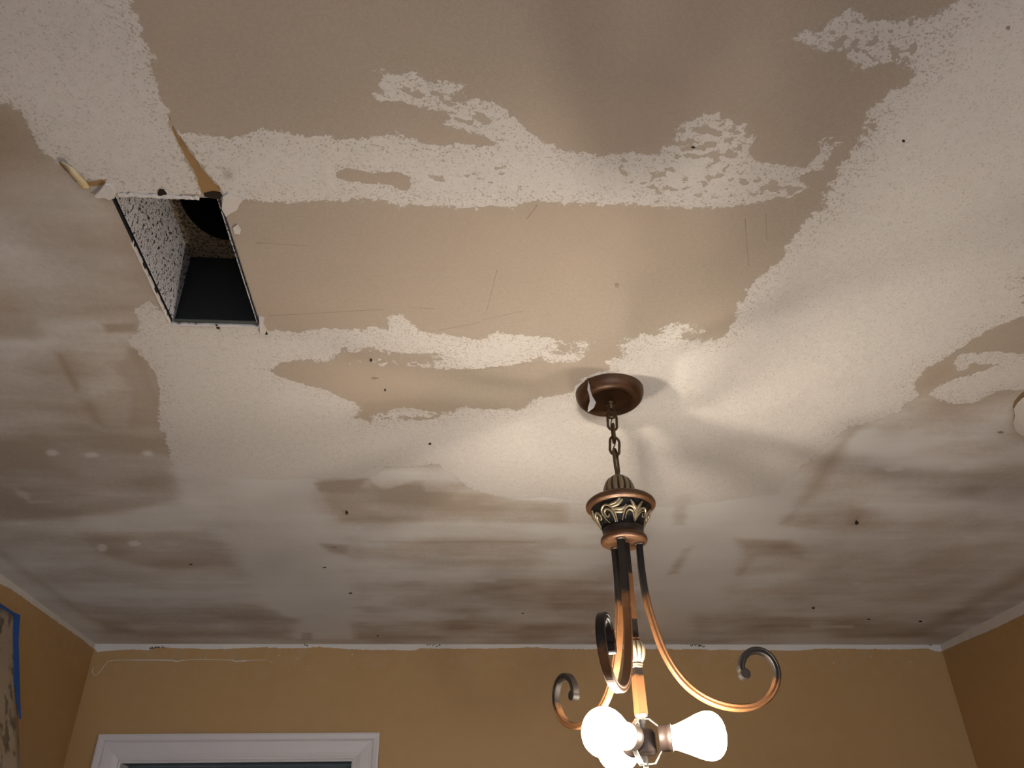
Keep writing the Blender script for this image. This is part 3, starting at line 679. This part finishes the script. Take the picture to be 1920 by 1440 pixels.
def groove_attr(o, n, lobes, per):
    a = o.data.attributes.new('groove', 'FLOAT', 'POINT')
    v = []
    for i in range(per):
        for k in range(n):
            s = abs(math.sin(lobes * (2 * math.pi * k / n) / 2)); v.append(min(1.0, max(0.0, 1.5 - s / .42)))
    a.data.foreach_set('value', v)
mp = [(.0055, Z(2.2560)), (.0075, Z(2.2545)), (.0150, Z(2.2500)), (.0220, Z(2.2440)), (.0265, Z(2.2365)), (.0288, Z(2.2285)), (.0292, Z(2.2210)), (.0285, Z(2.2150)), (.0275, Z(2.2130))]
o = obj('melon_cap', lathe(mp, 168, 14, .14), M['melon'], ch); groove_attr(o, 168, 14, len(mp))
obj('urn_rim', lathe([(.0060, Z(2.2560)), (.0290, Z(2.2140)), (.0320, Z(2.2120)), (.0330, Z(2.2095)), (.0480, Z(2.2060)), (.0580, Z(2.2020)), (.0620, Z(2.1985)), (.0636, Z(2.1945)), (.0632, Z(2.1905)), (.0610, Z(2.1878)), (.0585, Z(2.1880)), (.0575, Z(2.1862)), (.0555, Z(2.1858)), (.0540, Z(2.1875))], 64), M['bronze'], ch)
urn_prof = [(.0545, Z(2.1880)), (.0535, Z(2.1840)), (.0500, Z(2.1760)), (.0455, Z(2.1680)), (.0415, Z(2.1600)), (.0380, Z(2.1530)), (.0355, Z(2.1475))]
urn = obj('urn_body', lathe(urn_prof, 64), M['urn'], ch)
def urn_r(z):
    zs = [p[1] for p in urn_prof][::-1]; rs = [p[0] for p in urn_prof][::-1]
    return float(np.interp(z, zs, rs))
def on_urn(u, v, off=.0012):
    """u: mm around, v: 0 bottom..1 top"""
    z = Z(2.1485) + v * .0375; r = urn_r(z) + off
    a = u; return (r * math.cos(a), r * math.sin(a), z)
def relief(path, rad, az, name='scroll_relief'):
    P = catmull([(u, v, 0) for u, v in path], 7)
    n = len(P); Q = [on_urn(az + p[0], p[1]) for p in P]
    rr = [rad * (0.35 + 0.65 * math.sin(math.pi * min(1, (i + 1) / (n * .9))) ** .6) if i / n < .9 else rad * .45 for i in range(n)]
    return tube(Q, rr, 6)
CAMAZ = math.atan2(-AY, -AX)
acan = [([(-.30,.0),(-.33,.30),(-.40,.52),(-.56,.62),(-.68,.52),(-.66,.34),(-.54,.30),(-.50,.40)], .0017),
        ([(-.22,.0),(-.24,.35),(-.34,.66),(-.56,.80),(-.76,.66),(-.80,.45),(-.72,.2),(-.60,.02)], .0016),
        ([(-.42,.74),(-.26,.78),(-.10,.84),(.0,.98),(-.03,.99)], .0022), ([(-.40,.66),(-.24,.68),(-.08,.74),(.06,.90),(.08,.94)], .0024),
        ([(-.34,.55),(-.18,.55),(-.02,.52),(.12,.58),(.20,.70)], .0024), ([(-.30,.44),(-.14,.42),(.02,.40),(.14,.46)], .0022)]
palm = [([(.62,.0),(.62,.30),(.60,.52),(.48,.68),(.40,.82),(.36,.90)], .0026), ([(.62,.0),(.64,.35),(.66,.58),(.74,.78),(.80,.90)], .0024),
        ([(.62,.10),(.56,.40),(.46,.60),(.30,.64),(.16,.50),(.08,.25),(.02,.04)], .0015), ([(.58,.05),(.52,.32),(.44,.46),(.32,.48),(.22,.36),(.16,.10)], .0014),
        ([(.66,.10),(.72,.42),(.84,.62),(1.02,.66),(1.14,.52),(1.12,.34),(1.00,.32),(.98,.44)], .0016), ([(.66,.05),(.76,.34),(.88,.50),(1.0,.54)], .0013)]
for rep in range(3):
    base = CAMAZ + rep * 2 * math.pi / 3
    for path, rad in acan + palm:
        obj('scroll_relief', relief(path, rad * 1.5, base), M['relief'], urn)
obj('urn_collar', lathe([(.0340, Z(2.1490)), (.0365, Z(2.1475)), (.0370, Z(2.1440)), (.0362, Z(2.1400)), (.0368, Z(2.1360)), (.0390, Z(2.1330))], 64), M['dark_bronze'], ch)
obj('collar_flange', lathe([(.0385, Z(2.1335)), (.0412, Z(2.1295)), (.0417, Z(2.1255)), (.0408, Z(2.1225)), (.0385, Z(2.1212)), (.0375, Z(2.1205)), (.0001, Z(2.1205))], 64), M['bronze'], ch)

arm_prof = [(0.0268, 2.121), (0.0262, 2.095), (0.0262, 2.0664), (0.0285, 2.0239), (0.0352, 1.9828), (0.0462, 1.9386), (0.0615, 1.9043), (0.0824, 1.8766), (0.1103, 1.8568), (0.1436, 1.8458), (0.1785, 1.8452), (0.2071, 1.8560), (0.2261, 1.8763), (0.2338, 1.8998), (0.2290, 1.9205), (0.2154, 1.9326), (0.1972, 1.9335), (0.1822, 1.9235), (0.1745, 1.9080), (0.1765, 1.8960)]
def arm(az, name):
    az = math.radians(az); d = np.array([math.cos(az), math.sin(az), 0]); lat = np.array([-d[1], d[0], 0])
    C = catmull(arm_prof, 6); n = len(C); P, nr = [], []
    for i, c in enumerate(C):
        tt = C[min(i + 1, n - 1)] - C[max(i - 1, 0)]; tt = tt / np.linalg.norm(tt)
        nn = d * tt[1] + np.array([0, 0, -tt[0]])
        P.append(d * c[0] + np.array([0, 0, Z(c[1])]))
        s = i / (n - 1); nr.append((nn, lat, 1.0 if s < .92 else 1.0 + 1.2 * (s - .92)))
    a, b, ch_ = .0053, .0066, .0016
    sec = [(a, b - ch_), (a - ch_, b), (-a + ch_, b), (-a, b - ch_), (-a, -b + ch_), (-a + ch_, -b), (a - ch_, -b), (a, -b + ch_)]
    # shallow groove along the wide faces
    sec = [(a, b - ch_), (a - ch_, b), (.0018, b), (.0012, b - .0006), (-.0012, b - .0006), (-.0018, b), (-a + ch_, b), (-a, b - ch_), (-a, -b + ch_), (-a + ch_, -b), (-.0018, -b), (-.0012, -b + .0006), (.0012, -b + .0006), (.0018, -b), (a - ch_, -b), (a, -b + ch_)]
    g1 = sweep(P, nr, sec)
    e = P[-1] + d * .0015
    kn = tube([e - lat * .0074, e - lat * .0066, e + lat * .0066, e + lat * .0074], [.0074, .0088, .0088, .0074], 18)
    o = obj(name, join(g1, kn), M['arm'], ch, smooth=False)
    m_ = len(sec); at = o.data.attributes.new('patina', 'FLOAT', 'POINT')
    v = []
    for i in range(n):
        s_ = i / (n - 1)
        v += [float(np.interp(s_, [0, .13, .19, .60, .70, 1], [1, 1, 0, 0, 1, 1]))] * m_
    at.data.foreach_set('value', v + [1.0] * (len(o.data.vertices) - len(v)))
    return o
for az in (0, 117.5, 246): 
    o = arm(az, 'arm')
    # weld seat where the bar meets the collar
    a = math.radians(az); q = (.0268 * math.cos(a), .0268 * math.sin(a))
    st = lathe([(.0092, Z(2.1215)), (.0095, Z(2.1195)), (.0080, Z(2.1180)), (.0001, Z(2.1180))], 20)
    obj('arm_ferrule', ([(x + q[0], y + q[1], z) for x, y, z in st[0]], st[1]), M['dark_bronze'], o)
def sqbar(z0, z1, w0, w1, rot=.3):
    V = [(w_ * math.cos(rot + math.pi / 4 + k * math.pi / 2), w_ * math.sin(rot + math.pi / 4 + k * math.pi / 2), z) for z, w_ in ((z0, w0), (z1, w1)) for k in range(4)]
    return V, [(0, 1, 5, 4), (1, 2, 6, 5), (2, 3, 7, 6), (3, 0, 4, 7), (0, 3, 2, 1), (4, 5, 6, 7)]
zs = [2.121, 2.07, 2.06, 1.99, 1.982, 1.950]
zl = [1.908, 1.898, 1.890, 1.834]
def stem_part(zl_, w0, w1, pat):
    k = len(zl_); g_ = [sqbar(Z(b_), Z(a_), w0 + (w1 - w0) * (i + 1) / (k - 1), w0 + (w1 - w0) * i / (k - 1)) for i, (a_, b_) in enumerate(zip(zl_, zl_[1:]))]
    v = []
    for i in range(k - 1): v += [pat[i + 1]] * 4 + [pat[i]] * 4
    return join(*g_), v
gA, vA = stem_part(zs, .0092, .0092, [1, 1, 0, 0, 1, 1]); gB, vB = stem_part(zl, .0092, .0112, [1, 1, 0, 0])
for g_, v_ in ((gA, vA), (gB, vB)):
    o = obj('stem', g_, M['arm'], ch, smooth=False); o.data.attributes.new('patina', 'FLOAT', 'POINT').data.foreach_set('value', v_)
obj('stem_collar', lathe([(.0001, Z(1.9560)), (.0092, Z(1.9555)), (.0112, Z(1.9530)), (.0098, Z(1.9505)), (.0080, Z(1.9480))], 28), M['bronze'], ch)
bp = [(.0060, Z(1.9505)), (.0105, Z(1.9490)), (.0142, Z(1.9450)), (.0164, Z(1.9390)), (.0170, Z(1.9330)), (.0162, Z(1.9265)), (.0140, Z(1.9200)), (.0110, Z(1.9150)), (.0090, Z(1.9130))]
o = obj('ribbed_ball', lathe(bp, 144, 12, .10), M['ball'], ch); groove_attr(o, 144, 12, len(bp))
obj('stem_collar', lathe([(.0085, Z(1.9140)), (.0115, Z(1.9125)), (.0110, Z(1.9105)), (.0090, Z(1.9095)), (.0105, Z(1.9080)), (.0080, Z(1.9060)), (.0001, Z(1.9060))], 28), M['relief'], ch)

# socket cluster
obj('cluster_bolt', join(lathe([(.0001, Z(1.836)), (.0085, Z(1.836)), (.0095, Z(1.834)), (.0095, Z(1.832)), (.0060, Z(1.831)), (.0060, Z(1.822)), (.0040, Z(1.821)), (.0040, Z(1.755)), (.0065, Z(1.755)), (.0065, Z(1.748)), (.0030, Z(1.744)), (.0001, Z(1.744))], 16)), M['steel'], ch)
obj('wiring_cup', lathe([(.0040, Z(1.815)), (.0150, Z(1.812)), (.0185, Z(1.806)), (.0185, Z(1.780)), (.0150, Z(1.776)), (.0040, Z(1.774))], 24), M['socket'], ch)
bulb_prof = [(.0001, .0), (.0150, .0), (.0172, .002), (.0180, .010), (.0208, .018), (.0258, .031), (.0314, .044), (.0346, .054), (.0356, .061), (.0350, .067), (.0325, .0735), (.0280, .079), (.0215, .0835), (.0120, .0868), (.0001, .0880)]
ZB = 1.7985
for az, watt in ((343, 3.4), (222, 6.2), (103, 3.0)):
    a = math.radians(az); d = np.array([math.cos(a), math.sin(a), 0]); lat = np.array([-d[1], d[0], 0])
    # bent flat strap: top bolt -> side -> bottom bolt
    sp = [(.004, 1.8275), (.012, 1.8272), (.0265, 1.8150), (.0275, 1.7820), (.014, 1.7630), (.004, 1.7625)]
    P = [d * r + np.array([0, 0, Z(z)]) for r, z in sp]; nr = []
    for i in range(len(P)):
        tt = P[min(i + 1, len(P) - 1)] - P[max(i - 1, 0)]; tt /= np.linalg.norm(tt); nr.append((np.cross(tt, lat), lat, 1.0))
    obj('strap', sweep(P, nr, [(-.0009, -.0042), (.0009, -.0042), (.0009, .0042), (-.0009, .0042)]), M['steel'], ch, smooth=False)
    m = Matrix.Translation(Vector((d[0] * .0275, d[1] * .0275, Z(ZB)))) @ Matrix(((lat[0], 0, d[0], 0), (lat[1], 0, d[1], 0), (0, 1, 0, 0), (0, 0, 0, 1)))
    sk = lathe([(.0001, -.004), (.0165, -.004), (.0190, -.002), (.0195, .009), (.0190, .0135), (.0205, .0145), (.0205, .0165), (.0175, .0165), (.0165, .010), (.0001, .010)], 32)
    obj('socket', xf(sk, m), M['socket'], ch)
    m2 = m @ Matrix.Translation((0, 0, .0115))
    tag(obj('light_bulb', xf(lathe([(r, z) for r, z in bulb_prof], 32), m2), M['bulb'], ch), 'bare frosted bulb, lit')
    ld = bpy.data.lights.new('bulb_filament', 'POINT'); ld.energy = watt * BULB; ld.color = (1.0, 0.895, 0.73); ld.shadow_soft_size = .011
    lo = link('bulb_filament', ld, ch, tuple(m2 @ Vector((0, 0, .058))))

# ------------------------------------------------------------------ plastic sheet taped over the left wall
pl = thing('plastic_sheet', 'cloudy plastic sheet hung on the left wall, edged with blue tape', 'plastic sheet', (XL, 2.58, 1.2))
def edge(z):     # how far the free edge stands off the wall
    return float(np.interp(z, [1.2, 1.93, 2.086, 2.286, 2.359], [.22, .142, .088, .022, .004]))
nz, ny = 46, 40; V = []; zt, zb = 2.352, 1.2
for i in range(nz):
    z = zt + (zb - zt) * i / (nz - 1)
    for j in range(ny):
        s = j / (ny - 1); y = 2.58 - s * 1.1
        wob = .010 * math.sin(s * 21 + z * 9) + .007 * math.sin(z * 23 + s * 7)
        V.append((edge(z) * (1 - .5 * s) + wob * min(1, (zt - z) * 5) * min(1, s * 6) * .8 + .002, y - 2.58, z - 1.2 - .05 * s * 0))
Fc = [(i * ny + j, i * ny + j + 1, (i + 1) * ny + j + 1, (i + 1) * ny + j) for i in range(nz - 1) for j in range(ny - 1)]
o = obj('sheet', (V, Fc), M['plastic'], pl); md = o.modifiers.new('thick', 'SOLIDIFY'); md.thickness = .0008
# tape: along the top of the sheet on the wall, then folded down its free edge, narrowing
V = []
for s in np.linspace(0, 1, 12): 
    y = -s * 1.1
    for dz in (.011, -.014): V.append((.0052 + .001 * math.sin(s * 40), y + .010 * (dz < 0) * 0, zt - 1.2 + dz))
Fc = [(2 * i, 2 * i + 1, 2 * i + 3, 2 * i + 2) for i in range(11)]
o = obj('blue_tape', (V, Fc), M['tape'], pl, smooth=False); md = o.modifiers.new('thick', 'SOLIDIFY'); md.thickness = .0006
V = []
for z in np.linspace(2.363, 2.06, 16):
    f = (2.363 - z) / .303; wv = .040 * (1 - f) ** .75 + .001
    xx = edge(z) + .007
    V.append((xx + .002, .004, z - 1.2)); V.append((xx - .25 * wv, -wv, z - 1.2))
Fc = [(2 * i, 2 * i + 1, 2 * i + 3, 2 * i + 2) for i in range(15)]
o = obj('blue_tape', (V, Fc), M['tape'], pl, smooth=False); md = o.modifiers.new('thick', 'SOLIDIFY'); md.thickness = .0006
